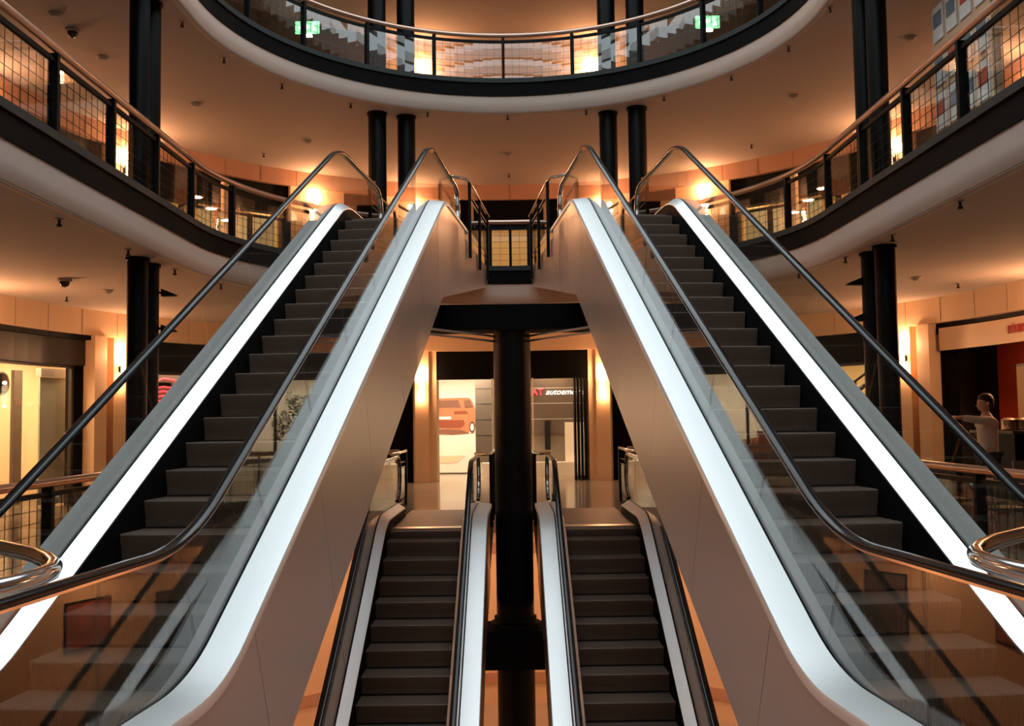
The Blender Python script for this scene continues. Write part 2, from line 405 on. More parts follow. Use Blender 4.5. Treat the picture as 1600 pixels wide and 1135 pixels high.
        for a, b in zip(edges, edges[1:]):
            rings = []; k = 12
            for i in range(k+1):
                ta = tilt(a)+(tilt(b)-tilt(a))*i/k; yt = a+.003+(b-a-.006)*i/k; yl = yt+ta if low is None else yt+ta*1.0
                rings.append([pt(wv, yt, topz(yt)), pt(wi, yt, topz(yt)), pt(wi, yl, zbot(yl)), pt(wv, yl, zbot(yl))])
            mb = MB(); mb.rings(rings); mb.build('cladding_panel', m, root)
        # landing flank beyond the newel
        if not low:
            for a, b in ((2.35, 3.6), (3.6, 4.7), (4.7, 5.75)):
                mb = MB(); rings = []
                for i in range(5):
                    yy = a+.003+(b-a-.006)*i/4; rings.append([pt(wv, yy, zt+.02), pt(wi, yy, zt+.02), pt(wi, yy, zbot(yy)), pt(wv, yy, zbot(yy))])
                mb.rings(rings); mb.build('cladding_panel', m, root)
    # soffit
    mb = MB(); ys_ = [ye_b]+[p[0] for p in pp(-1.2, R=.2)[1:-10]]+[-.05, 1.5, 3, 4.4, 5.5]
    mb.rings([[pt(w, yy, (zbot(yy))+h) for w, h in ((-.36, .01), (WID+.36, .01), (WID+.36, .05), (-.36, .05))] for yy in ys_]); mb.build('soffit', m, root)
    # landing slab out to the balcony
    mb = MB(); mb.box(-.345, ye_t+.9, zt-.24, WID+.345, 6.25, zt-.004, lambda a, b, c: pt(a, b, c)); mb.build('landing_slab', 'floor_stone', root)
    return pt
UT = 2.75
ptL = escalator(1, -2.51, 14.445, .0905, 4.77, 4.88, -.10, -10.7, UT, 'left-hand high escalator rising from the bottom left corner')
ptR = escalator(-1, -2.47, 14.445, .0905, 4.78, 4.88, -.10, -10.7, UT, 'right-hand high escalator rising from the bottom right corner')
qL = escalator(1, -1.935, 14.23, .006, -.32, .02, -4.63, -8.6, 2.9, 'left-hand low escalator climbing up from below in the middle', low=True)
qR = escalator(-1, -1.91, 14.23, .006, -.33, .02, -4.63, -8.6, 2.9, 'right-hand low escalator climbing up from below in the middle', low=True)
# guard rails beside the landings
def guard(name, pts, F, label, posts, zlo=-.27, top=1.13, glass=True):
    e = empty(name, (*pts[len(pts)//2][:2], F), label, 'railing')
    mb = MB(); mb.tube([(x, y, F+top-.03) for x, y in pts], .028, 10); mb.build('handrail', 'chrome', e, smooth=True)
    for x, y in posts:
        mb = MB(); mb.box(x-.028, y-.045, F+zlo, x+.028, y+.045, F+top-.05); mb.build('post', 'black', e)
    for (x, y), (x2, y2) in zip(posts, posts[1:]):
        mb = MB()
        for z in (.12, .22, .80, .90): mb.tube([(x, y, F+z), (x2, y2, F+z)], .009, 6)
        mb.build('bar', 'chrome', e)
        mb = MB(); d = Vector((x2-x, y2-y)).normalized(); n = Vector((d.y, -d.x))*.005; a = Vector((x, y))+d*.05; b = Vector((x2, y2))-d*.05
        mb.rings([[(p.x-n.x, p.y-n.y, z0_), (p.x+n.x, p.y+n.y, z0_), (p.x+n.x, p.y+n.y, z1_), (p.x-n.x, p.y-n.y, z1_)] for p, z0_, z1_ in ((a, F+.24, F+.78), (b, F+.24, F+.78))]); mb.build('glass_panel', 'glass', e)
for sx, nm in ((1, 'left'), (-1, 'right')):
    f = ptL if sx == 1 else ptR
    w = WID+.42
    P = [f(w, y, 0)[:2] for y in (2.75, 4.15, 5.45)]
    guard('guard_rail', [f(WID+.12, 2.45, 0)[:2], f(WID+.16, 2.3, 0)[:2], f(w-.03, 2.5, 0)[:2]]+P+[f(w, 5.7, 0)[:2]], F1, f'black-posted guard rail on the inner edge of the upper {nm} landing', P)
    w = -.30; P = [f(w, y, 0)[:2] for y in (2.9, 4.1, 5.0)]
    guard('guard_rail', [f(-.12, 2.5, 0)[:2], f(w+.05, 2.55, 0)[:2]]+P, F1, f'chrome-topped guard rail on the outer edge of the upper {nm} landing', P)
    f = qL if sx == 1 else qR
    w = WID+.38; P = [f(w, y, 0)[:2] for y in (3.2, 4.3, 5.4)]
    guard('guard_rail', [f(WID+.1, 3.25, 0)[:2], f(w-.08, 3.0, 0)[:2]]+P, F0, f'low guard rail beside the {nm} side of the big middle column', P, zlo=-.2)
    w = -.30; P = [f(w, y, 0)[:2] for y in (3.3, 5.55)]
    guard('guard_rail', [f(-.15, 3.3, 0)[:2], f(w, 3.15, 0)[:2]]+P+[f(w-.02, 5.75, 0)[:2]], F0, f'guard rail with thick black post on the outer {nm} edge of the lower landing', P, zlo=-.1)
# chrome queue guards near the camera
for sx, nm in ((-1, 'left'), (1, 'right')):
    e = empty('queue_guard', (sx*1.5, 2.6, -.1), f'bent chrome tube guard at the {nm} edge of the photo near the handrail', 'guard rail')
    ctl = [(-1.75, .7), (-1.52, 1.6), (-1.37, 2.35), (-1.325, 2.55), (-1.315, 2.68), (-1.33, 2.79), (-1.375, 2.90), (-1.45, 3.02), (-1.56, 3.16), (-1.84, 3.42), (-2.4, 4.0), (-2.6, 4.3)]
    mb = MB(); mb.tube([(sx*abs(x), y, 1.285) for x, y in ctl], .026, 16); mb.build('rail_tube', 'chrome', e, smooth=True)
    for x, y in (ctl[0], ctl[-1]):
        mb = MB(); mb.cyl(sx*abs(x), y, -.1, 1.285, .026, 14); mb.build('post', 'chrome', e, smooth=True)
# ------------------------------------------------------------------ T-shaped support
e = empty('support_frame', (0, 15.7, FB), 'huge black T-shaped column and beam in the middle between the escalators', 'column')
mb = MB(); mb.cyl(0, 15.7, -1.95, 3.15, .30, 40); mb.build('upper_shaft', 'column_black', e, smooth=True)
mb = MB(); mb.cyl(0, 15.7, FB, -2.2, .30, 40); mb.build('lower_shaft', 'column_black', e, smooth=True)
mb = MB(); mb.box(-2.3, 15.35, 3.15, 2.3, 16.05, 3.56); mb.build('cross_beam', 'black_matte', e)
mb = MB(); mb.cyl(0, 15.7, -1.6, -1.53, .40, 40); mb.build('flange', 'black', e, smooth=True)
mb = MB(); mb.box(-2.0, 15.3, -2.2, 2.0, 16.1, -1.6); mb.build('lower_beam', 'black_matte', e)
for sx in (-1, 1):
    for z in (3.06, 2.98): mb = MB(); mb.tube([(sx*.25, 15.62, z), (sx*1.45, 13.95, z+.02)], .018, 8); mb.build('brace', 'steel', e, label='thin pale steel brace')
mb = MB(); mb.cyl(0, 15.7, -1.5, -1.44, .34, 40); mb.build('collar', 'black', e, smooth=True)
# ------------------------------------------------------------------ shop fronts
def wall(p0, p1, z0, z1, m='panel', o0=0, o1=.35, nm=None):
    mb = MB(); obox(mb, p0, p1, o0, o1, z0, z1); return struct(mb, nm or ('wall_left' if (p0+p1) < -30 else 'wall_right' if (p0+p1) > 30 else 'wall_front'), m)
def trim(p0, p1, z0, z1, m, o0=0, o1=.3, nm='trim_band'):
    mb = MB(); obox(mb, p0, p1, o0, o1, z0, z1); return struct(mb, nm, m)
def joints(p0, p1, z0, z1, n, off=-.002):      # thin dark joints between cladding boards
    mb = MB()
    for i in range(1, n):
        p = p0+(p1-p0)*i/n; obox(mb, p-.02, p+.02, off, off+.01, z0, z1, 1)
    return struct(mb, 'trim_joint', 'joint')
# --- lowest shop level
trim(-150, 150, 3.65, CL0, 'panel', -.02, .45, 'trim_frieze'); 
for a in range(-96, 97, 6):
    if abs(a) > 20: joints(a-3, a+3, 3.66, 4.19, 2, -.026)
for s in (-1, 1):
    def sp(a, b): return (min(s*a, s*b), max(s*a, s*b))
    wall(*sp(12.6, 14.0), 0, 3.65, 'panel', .10, .6); wall(*sp(14.0, 16.3), 0, 3.65, 'panel')
    wall(*sp(16.3, 24), 0, 3.65, 'black_matte', .3, .6)
    wall(*sp(59.6, 66.4), 0, 3.65, 'panel'); wall(*sp(66.4, 67.9), 0, 3.65, 'panel_red', .22, .5); wall(*sp(67.9, 70.0), 0, 3.65, 'panel', -.06, .4)
    wall(*sp(70.0, 71.4), 0, 3.65, 'black_matte', .25, .5)
    wall(*sp(92, 100), 0, 3.65, 'panel')
    wall(*sp(120, 150), 0, 3.65, 'panel')
    trim(*sp(24, 59.6), 2.95, 3.65, 'black', .18, .45, 'trim_lintel')
    pass
trim(-12.6, 12.6, 2.87, 3.65, 'black_matte', .12, .5, 'trim_lintel')
trim(-92, -70, 3.0, 3.65, 'frame_dark', .20, .5, 'trim_lintel'); trim(-92, -70, 3.55, 3.66, 'black', .05, .3, 'trim_lintel')
trim(70, 92, 3.42, 3.66, 'black', .16, .5, 'trim_lintel')
def room(p0, p1, depth, z0, z1, wm, fm='floor_stone', cm='plaster', sidem=None):
    mb = MB(); obox(mb, p0-.2, p1+.2, depth, depth+.1, z0, z1); struct(mb, 'wall_shop_back', wm)
    for p in (p0, p1):
        mb = MB(); obox(mb, p-.4, p+.4, .36, depth, z0, z1, .8); struct(mb, 'wall_shop_side', sidem or wm)
    mb = MB(); obox(mb, p0, p1, .3, depth+.1, z1, z1+.06); struct(mb, 'ceiling_shop', cm)
def lamp_panel(p0, p1, o0, o1, z, m, label, nm='ceiling_light'):
    e = empty(nm, (*OP((p0+p1)/2, (o0+o1)/2), z), label, 'light')
    mb = MB(); obox(mb, p0, p1, o0, o1, z, z+.05); mb.build('frame', 'white_disc', e)
    mb = MB(); obox(mb, p0+.15, p1-.15, o0+.05, o1-.05, z-.012, z-.002); mb.build('diffuser', m, e)
room(-92, -62.5, 2.6, 0, 3.5, 'shop_cream'); room(-59, -22, 3.2, 0, 3.4, 'shop_white'); room(-12.4, 12.4, 4.4, 0, 3.4, 'shop_white')
room(22, 59, 3.2, 0, 3.4, 'shop_white'); room(62.5, 92, 3.0, 0, 3.6, 'shop_dark')
lamp_panel(-89, -66, .5, 1.7, 3.38, 'glow_shop', 'warm ceiling panel in the bright shop at far left')
lamp_panel(-56, -40, .8, 1.6, 3.28, 'glow_white', 'white ceiling panel in the shop with the red neon sign')
lamp_panel(-38, -26, .8, 1.6, 3.28, 'glow_white', 'white ceiling panel above the copper car')
lamp_panel(-11, -3, 1.0, 2.6, 3.28, 'glow_white', 'white ceiling panel above the car picture')
lamp_panel(3, 8, 1.4, 1.9, 3.28, 'glow', 'small ceiling panel in the dark-glass shop')
lamp_panel(26, 40, .8, 1.6, 3.28, 'glow_white', 'white ceiling panel above the dark potted tree')
lamp_panel(44, 56, .8, 1.6, 3.28, 'glow', 'warm ceiling panel in front of the yellow wall')
# glazing and frames
def front(p0, p1, z0, z1, n, off=.3, fm='frame_dark', sill=.0, label=None, cat='shop window', t=.22):
    e = empty('shop_window', (*OP((p0+p1)/2, off), z0), label, cat)
    for i in range(n+1):
        p = p0+(p1-p0)*i/n; mb = MB(); obox(mb, p-t, p+t, off-.03, off+.05, z0, z1, 1); mb.build('mullion', fm, e)
    mb = MB(); obox(mb, p0, p1, off-.03, off+.05, z1-.06, z1); mb.build('head_rail', fm, e)
    if sill: mb = MB(); obox(mb, p0, p1, off-.04, off+.08, z0, z0+sill); mb.build('sill', fm, e)
    for i in range(n):
        a = p0+(p1-p0)*i/n+t; b = p0+(p1-p0)*(i+1)/n-t
        mb = MB(); obox(mb, a, b, off, off+.012, z0+sill, z1-.06); mb.build('pane', 'shop_glass', e)
    return e
front(-91, -71.6, 0, 3.0, 1, label='shop window of the bright cream shop at far left')
front(-59, -24, 0, 2.95, 5, label='shop window in front of the red neon sign and the copper car')
front(24, 59, 0, 2.95, 5, label='shop window in front of the potted tree and the yellow wall')
# --- middle shop level
trim(-150, 150, 7.95, CL1, 'panel_red', -.02, .45, 'trim_frieze')
for a in range(-96, 97, 6): joints(a-3, a+3, 7.96, 8.36, 2, -.026)
for s in (-1, 1):
    def sp(a, b): return (min(s*a, s*b), max(s*a, s*b))
    wall(*sp(8.5, 22), F1, 7.95, 'panel'); wall(*sp(28, 37), F1, 7.95, 'panel'); wall(*sp(60.5, 68), F1, 7.95, 'panel')
    wall(*sp(84, 92), F1, 7.95, 'panel_red'); wall(*sp(92, 150), F1, 7.95, 'shop_dark')
    trim(*sp(22, 28), 7.25, 7.95, 'black', .15, .4, 'trim_lintel'); trim(*sp(37, 52), 7.22, 7.95, 'black', .12, .45, 'trim_lintel'); trim(*sp(68, 84), 7.0, 7.95, 'black', .15, .4, 'trim_lintel')
    trim(*sp(52, 60.5), 7.1, 7.95, 'black', .12, .45, 'trim_lintel')
    room(*sp(37.5, 60), 3.0, F1, 7.9, 'shop_yellow'); room(*sp(22, 28), 2.0, F1, 7.9, 'shop_yellow'); room(*sp(68, 84), 2.5, F1, 7.9, 'shop_dark')
    nm = 'left' if s < 0 else 'right'
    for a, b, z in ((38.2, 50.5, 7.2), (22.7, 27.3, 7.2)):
        mb = MB(); obox(mb, *sp(a, b), .5, .53, F1+.02, z); mb.build('added_glow_sheet', 'added_glow_sheet', label=f'added glowing sheet imitating a lit interior behind the {nm} {"wide" if a > 30 else "narrow"} window of the middle floor', cat='glow sheet')  # glowing sheets added so the windows look lit from inside
    lamp_panel(*sp(40, 57), 1.0, 2.0, 7.84, 'glow', f'ceiling panel in the yellow-lit {nm} shop of the middle floor')
    front(*sp(37.5, 60), F1, 6.6 if 0 else 7.1, 4, label=f'dark-framed window of the yellow-lit {nm} shop on the middle floor', off=.2, t=.35)
    front(*sp(22.3, 27.7), F1, 7.25, 2, label=f'narrow dark-framed window beside the {nm} landing on the middle floor', off=.2, t=.3)
trim(-8.5, 8.5, 7.2, 7.95, 'black_matte', .1, .4, 'trim_lintel')
room(-8.4, 8.4, 2.6, F1, 7.9, 'shop_yellow')
front(-8.2, 8.2, F1, 7.2, 4, label='dark-framed doorway glazing straight ahead behind the middle balcony', off=.3)
lamp_panel(-5, 5, 1.0, 1.6, 7.84, 'glow', 'ceiling panel behind the doorway straight ahead')
# --- top level
wall(-22, 22, F2, CL2, 'panel', 0, .3)
for s in (-1, 1):
    wall(min(s*22, s*150), max(s*22, s*150), F2, CL2, 'shop_dark', 0, .3)
# --- basement
mb = MB(); ringsweep(mb, [(1.6, FB), (1.8, FB), (1.8, CLB), (1.6, CLB)], -SE, SE); struct(mb, 'wall_basement', 'panel')
mb = MB(); ringsweep(mb, [(1.57, -1.3), (1.61, -1.3), (1.61, -1.07), (1.57, -1.07)], -SE, SE); struct(mb, 'trim_picture_rail', 'panel_red')
mb = MB(); ringsweep(mb, [(1.57, FB+.45), (1.61, FB+.45), (1.61, FB+.68), (1.57, FB+.68)], -SE, SE); struct(mb, 'trim_wainscot', 'panel_red')
# ------------------------------------------------------------------ sconces
def sconce(x, y, n, z, label, group, power=None):      # n = unit vector pointing out of the wall
    e = empty('wall_sconce', (x, y, z), label, 'wall lamp', group)
    cx, cy = x+n[0]*.13, y+n[1]*.13
    mb = MB(); mb.box(-.05, 0, z-.06, .05, .09, z+.06, lambda a, b, c: (x+n[1]*a+n[0]*b, y-n[0]*a+n[1]*b, c)); mb.build('bracket', 'black', e)
    mb = MB(); mb.cyl(cx, cy, z-.26, z+.26, .075, 18); shd = mb.build('shade', 'glow', e, smooth=True)
    for k in range(4):
        mb = MB(); zz = z-.21+.14*k; mb.cyl(cx, cy, zz-.006, zz+.006, .095, 18); mb.build('louvre', 'black', shd)
    for dz, f in ((.34, 2.3), (-.34, .35)):
        l = bpy.data.lights.new('sconce_light', 'POINT'); l.energy = SCONCE_W*f*(power or 1); l.color = WARM; l.shadow_soft_size = .05
        lo = bpy.data.objects.new('bulb', l); C.objects.link(lo); lo.parent = e; lo.location = (n[0]*.13, n[1]*.13, dz)
def osc(phi, z, label, group, off=0, power=None):
    x, y = OP(phi, off); x2, y2 = OP(phi, off-1); sconce(x, y, (x2-x, y2-y), z, label, group, power)
G0, G1, G2, GB = 'wall lamps on the lowest shop level', 'wall lamps on the middle level', 'wall lamps on the top level', 'wall lamps in the basement'
osc(-15.3, 2.66, 'louvred wall lamp left of the big middle column by the car picture', G0)
osc(15.2, 2.66, 'louvred wall lamp on the pier right of the dark glass shop', G0)
osc(-65.3, 2.95, 'wall lamp beside the far left pair of columns on the lowest floor', G0, power=1.2)
osc(65.6, 2.95, 'wall lamp beside the far right pair of columns on the lowest floor', G0, power=1.2)
osc(-94.5, 3.0, 'wall lamp beyond the cream shop at the left edge', G0, power=2.2); osc(94.5, 3.0, 'wall lamp beyond the restaurant at the right edge', G0, power=2.2)
for p, d in ((-90.5, 'upper left corner'), (-64.9, 'far left behind the columns'), (-33, 'left of the left landing'), (-16.5, 'behind the left landing')):
    osc(p, 7.45, f'wall lamp on the middle balcony, {d}', G1, power=.9 if abs(p) > 80 else 1.9 if abs(p) > 60 else 1.2)
for p, d in ((90.5, 'upper right corner'), (64.8, 'far right behind the columns'), (32.8, 'right of the right landing'), (16, 'behind the right landing')):
    osc(p, 7.45, f'wall lamp on the middle balcony, {d}', G1, power=.9 if abs(p) > 80 else 1.9 if abs(p) > 60 else 1.2)
for p, d in ((-14.8, 'left of centre'), (14.2, 'right of centre')):
    osc(p, 11.3, f'wall lamp on the top balcony, {d}', G2, power=1.5)
for i_, s_ in enumerate((-20, -17, -14, -11.5, -9, -6.5, -4, -1.3, 1.3, 4, 6.5, 9, 11.5, 14, 17, 20)):  # unseen lamps added to brighten the basement walls and their reflections
    x, y = RP(s_, .85); e = empty('added_downlight', (x, y, CLB), f'added unseen basement ceiling light, number {i_+1} counting from the left along the wall', 'light', 'added basement lights')
    mb = MB(); mb.lathe(x, y, [(.12, CLB), (.12, CLB-.02), (.10, CLB-.025)], 20); mb.build('ring', 'white_disc', e)
    mb = MB(); mb.lathe(x, y, [(.095, CLB-.022), (.095, CLB-.03)], 20); mb.build('diffuser', 'glow', e)
    l = bpy.data.lights.new('added_downlight_light', 'AREA'); l.shape = 'DISK'; l.size = .16; l.energy = 52; l.color = (1, .52, .27)
    lo = bpy.data.objects.new('bulb', l); C.objects.link(lo); lo.parent = e; lo.location = (0, 0, -.04)
# ------------------------------------------------------------------ ceiling fittings
def pair_copy(proto, x, y, z, label, group):
    o = copy_tree(proto); o.location = (x, y, z); o['label'] = label; o['group'] = group; return o
def sprinkler(x, y, z, label, group):
    e = empty('sprinkler_head', (x, y, z), label, 'sprinkler', group)
    mb = MB(); mb.cyl(x, y, z-.014, z, .05, 16); mb.build('flange', 'plaster', e, smooth=True)
    mb = MB(); mb.lathe(x, y, [(.018, z-.012), (.018, z-.07), (.032, z-.075), (.032, z-.10), (.012, z-.105)], 10); mb.build('nozzle', 'frame_dark', e, smooth=True); return e
G = 'sprinklers in the ceilings'
U = [(-5.38, 15.58, 'beside the far left columns'), (-5.17, 17.19, 'second from the left along the curved edge'), (-4.45, 18.6, 'third from the left along the curved edge'), (-3.3, 19.8, 'just left of the centre-left columns'),
     (-1.75, 20.45, 'just right of the centre-left columns'), (-.02, 20.75, 'exactly in the middle of the curved edge'), (1.68, 20.47, 'just left of the centre-right columns'), (3.23, 19.63, 'just right of the centre-right columns'),
     (4.37, 18.48, 'third from the right along the curved edge'), (5.07, 17.02, 'second from the right along the curved edge'), (5.27, 15.36, 'beside the far right columns'), (-6.06, 23.43, 'deep at left above the curved wall'), (5.94, 23.24, 'deep at right above the curved wall'), (-.01, 25.74, 'deep in the middle just above the frieze')]
sp0 = None
for x, y, d in U:
    lab = f'sprinkler in the upper ceiling, {d}'
    if sp0 is None: sp0 = sprinkler(x, y, CL1, lab, G)
    else: pair_copy(sp0, x, y, CL1, lab, G)
for x, y, d in [(-5.42, 11.46, 'nearest the camera at left'), (-5.42, 13.54, 'at left just before the columns'), (-5.39, 15.34, 'at left just behind the columns'), (-5.16, 17.03, 'at left farthest along the curve'), (-8.56, 18.44, 'at left near the shop frieze'),
                (5.28, 11.17, 'nearest the camera at right'), (5.3, 13.24, 'at right just before the columns'), (5.28, 15.07, 'at right just behind the columns'), (5.03, 16.7, 'at right farthest along the curve'), (8.55, 18.3, 'at right near the shop frieze')]:
    pair_copy(sp0, x, y, CL0, f'sprinkler in the lower ceiling, {d}', G)
def detector(x, y, z, label, group):
    mb = MB(); mb.lathe(x, y, [(.11, z), (.11, z-.02), (.085, z-.035), (.06, z-.06), (.02, z-.062)], 20); mb.build('smoke_detector', 'plaster', label=label, cat='smoke detector', group=group, smooth=True, loc=(x, y, z))
for x, y, z, d in [(-6.52, 19.7, CL1, 'upper ceiling, left behind the curve'), (-7.3, 15.2, CL1, 'upper ceiling, top left near the dome camera'), (-7.33, 17.05, CL1, 'upper ceiling, left of the far left columns'), (5.98, 19.7, CL1, 'upper ceiling, right behind the curve'), (7.14, 16.69, CL1, 'upper ceiling, top right'), (-.04, 23.79, CL1, 'upper ceiling, middle'), (-4.78, 22.45, CL1, 'upper ceiling, left of the centre-left columns'), (-7.45, 17.64, CL0, 'lower ceiling, left'), (7.41, 17.45, CL0, 'lower ceiling, right')]:
    detector(x, y, z, f'flat round smoke detector, {d}', 'smoke detectors on the ceilings')
for x, y, z, d in [(-7.31, 15.83, CL1, 'upper left ceiling'), (-7.55, 16.18, CL0, 'lower left ceiling')]:
    e = empty('dome_camera', (x, y, z), f'dark dome security camera on the {d}', 'camera')
    mb = MB(); mb.cyl(x, y, z-.05, z, .12, 20); mb.build('base', 'plaster', e, smooth=True)
    mb = MB(); mb.lathe(x, y, [(.085, z-.05), (.083, z-.09), (.06, z-.13), (.02, z-.15)], 18); mb.build('dome', 'dark_glass', e, smooth=True)
# bracket spotlights on the far column pairs
for x, y, z, s, d in [(-5.5, 14.93, 3.76, 1, 'upper of two on the far left columns'), (-5.5, 14.93, 3.2, 1, 'lower of two on the far left columns'), (5.46, 14.75, 3.76, -1, 'upper of two on the far right columns'), (5.46, 14.75, 3.2, -1, 'lower of two on the far right columns')]:
    e = empty('column_spotlight', (x, y, z), f'slim black bracket spotlight, {d}', 'spotlight')
    x0 = x+s*.06
    mb = MB(); mb.rings([[(x0, y-.06, z-.06), (x0, y+.06, z-.06), (x0, y+.06, z+.06), (x0, y-.06, z+.06)], [(x0+s*.22, y-.05, z-.055), (x0+s*.22, y+.05, z-.055), (x0+s*.22, y+.05, z-.03), (x0+s*.22, y-.05, z-.03)]]); mb.build('housing', 'black', e)
    mb = MB(); mb.box(min(x0-s*.06, x0+.01), y-.02, z-.02, max(x0-s*.06, x0+.01), y+.02, z+.02); mb.build('arm', 'chrome', e)
# ------------------------------------------------------------------ car picture on the showroom wall
e = empty('car_picture', (-1.9, 30.9, .05), 'large pale wall picture of an orange estate car seen from behind', 'picture')
def cp(cx, cy, dy=0): return (-3.33+cx*.00416, 31.0-dy, 3.657-cy*.00412)
mb = MB(); mb.box(-3.2, 31.0, .05, -1.14, 31.05, 3.3); mb.build('backing', 'shop_white', e)
def shape(nm, pts, m, dy):
    mb = MB(); mb.rings([[cp(x, y, dy) for x, y in pts], [cp(x, y, dy-.012) for x, y in pts]]); return mb.build(nm, m, e)
shape('car_body', [(60, 340), (110, 306), (250, 298), (430, 294), (470, 298), (492, 330), (515, 400), (524, 470), (520, 520), (460, 560), (380, 556), (200, 520), (60, 520)], 'car_paint_light', .02)
shape('rear_window', [(90, 372), (130, 318), (380, 312), (402, 372)], 'car_glass', .032)
shape('side_window', [(425, 318), (470, 312), (496, 372), (430, 376)], 'car_glass', .032)
shape('tail_lamp', [(345, 400), (440, 396), (460, 420), (350, 424)], 'car_paint', .032)
shape('bumper', [(60, 470), (420, 468), (430, 500), (400, 530), (60, 520)], 'car_paint', .032)
shape('number_plate', [(215, 440), (325, 440), (325, 462), (215, 462)], 'paper', .044)
shape('shadow_under_car', [(60, 524), (400, 545), (470, 572), (330, 582), (60, 560)], 'car_glass', .026)
for nm, r, m, d in (('tyre', 34, 'tyre', .036), ('wheel_rim', 22, 'paper', .048)):
    shape(nm, [(486+r*.62*math.cos(a*PI/10), 525+r*1.35*math.sin(a*PI/10)) for a in range(20)], m, d)
shape('ground_patch', [(215, 745), (430, 745), (360, 800), (215, 800)], 'shop_cream', .02)
# glass display wall with lettering
e = empty('display_wall', (1.6, 28.9, 0), 'dark glass wall with red and white illuminated lettering right of the column', 'wall panel')
for i, (z0, z1) in enumerate(((2.66, 3.3), (2.20, 2.64), (1.73, 2.18), (1.26, 1.71))):
    mb = MB(); mb.box(.35, 28.9, z0, 2.9, 28.95, z1); mb.build('glass_panel', 'glass_grey', e)
mb = MB(); mb.box(.35, 28.96, .45, 2.9, 29.0, 3.3); mb.build('backing', 'grey_panel', e)
for z in (2.65, 2.19, 1.72): mb = MB(); mb.box(.35, 28.89, z-.008, 2.9, 28.9, z+.008); mb.build('joint_strip', 'paper', e)
mb = MB(); mb.box(1.55, 28.8, .45, 2.2, 28.88, 1.62); mb.build('lit_panel', 'shop_white', e)
mb = MB(); mb.box(.95, 28.86, .8, 1.12, 28.89, 1.66); mb.build('dark_panel', 'frame_dark', e)
mb = MB(); mb.box(-.9, 28.4, 0, 2.9, 28.86, .45); mb.build('plinth', 'shop_white', e)
text('red_lettering', 'SEAT', .275, 'neon_red', e, (.925, 28.885, 2.44), (1, 0, 0), align='RIGHT', label='red letters')
text('script_lettering', 'autoemoci\u00f3n', .25, 'neon_white', e, (.99, 28.885, 2.45), (1, 0, 0), shear=.35, label='white script letters')
e = empty('display_wall', (-.75, 28.9, 0), 'dark glass wall strip between the car picture and the column', 'wall panel')
for i, (z0, z1) in enumerate(((2.66, 3.3), (2.20, 2.64), (1.73, 2.18), (1.26, 1.71), (.45, 1.24))):
    mb = MB(); mb.box(-1.12, 28.9, z0, -.45, 28.95, z1); mb.build('glass_panel', 'glass_grey', e)
mb = MB(); mb.box(-1.12, 28.96, .45, -.45, 29.0, 3.3); mb.build('backing', 'grey_panel', e)
for sx, d in ((-1, 'left'), (1, 'right')):
    mb = MB(); mb.box(sx*.565-.02, 26.9, 0, sx*.565+.02, 27.0, 2.87); mb.build('door_edge_post', 'shop_white', label=f'pale lit door edge just {d} of the big middle column', cat='post', loc=(sx*.565, 26.95, 0))
e = empty('folding_door', (1.95, 26.95, 0), 'stack of four black folded door leaves at the right of the showroom', 'door')
for k in range(4):
    mb = MB(); mb.box(1.72+.095*k, 26.85, 0.02, 1.77+.095*k, 27.35, 2.87); mb.build('door_leaf', 'black', e)
    mb = MB(); mb.cyl(1.745+.095*k, 26.86, 0.0, .14, .035, 10); mb.build('floor_guide', 'black', e)
e = empty('spotlight_cluster', (1.35, 28.3, 3.25), 'bright ceiling spotlights above the lettering', 'spotlight')
for dx, r in ((-.2, .06), (0, .10), (.2, .07), (.48, .04), (-.42, .04)):
    mb = MB(); mb.lathe(1.35+dx, 28.3, [(r, 3.33), (r, 3.25), (r*.9, 3.2)], 12); mb.build('lamp_head', 'glow', e)
# ------------------------------------------------------------------ shop with neon sign and tree (left)
def mapf(x0, y0, x1, y1):
    d = Vector((x1-x0, y1-y0)).normalized(); n = Vector((d.y, -d.x))
    return lambda a, b, z: (x0+d.x*a+n.x*b, y0+d.y*a+n.y*b, z)
e = empty('neon_sign', (-8.5, 23.7, 1.2), 'red neon sign behind the far left pair of columns', 'sign')
f = mapf(-8.8, 23.3, -8.0, 24.4)
mb = MB(); mb.box(-.1, -.08, 1.9, 1.3, -.04, 2.95, lambda a, b, c: f(a, b, c)); mb.build('backboard', 'grey_panel', e)
for i in range(4):
    z = 2.25+.11*i; mb = MB(); mb.tube([f(.05, 0, z), f(.4, 0, z+.06), f(.75, 0, z+.03)], .022, 8); mb.build('neon_tube', 'neon_red', e)
mb = MB(); mb.tube([f(.05, 0, 2.1), f(.1, 0, 2.72), f(.4, 0, 2.84), f(.75, 0, 2.8), f(.8, 0, 2.5), f(.78, 0, 2.15), f(.4, 0, 2.06), f(.05, 0, 2.1)], .022, 8); mb.build('neon_outline', 'neon_red', e)
mb = MB(); mb.box(.2, -.03, 2.62, .62, .0, 2.74, f); mb.build('dark_motif', 'black', e)
mb = MB(); mb.cyl(*f(.35, -.06, 0)[:2], 0, 1.92, .03, 10); mb.build('stand', 'black', e)
e = empty('potted_tree', (6.37, 26.9, 0), 'dark bushy potted tree mirrored in the left high escalator glass', 'plant')
mb = MB(); mb.lathe(6.37, 26.9, [(.2, 0), (.28, .45), (.26, .46)], 18); mb.build('pot', 'black', e, smooth=True)
mb = MB(); mb.tube([(6.37, 26.9, .4), (6.3, 26.88, .9), (6.42, 26.9, 1.3), (6.3, 26.9, 1.7)], [.05, .045, .035, .02], 8); mb.build('trunk', 'bark', e, smooth=True)
mb = MB()
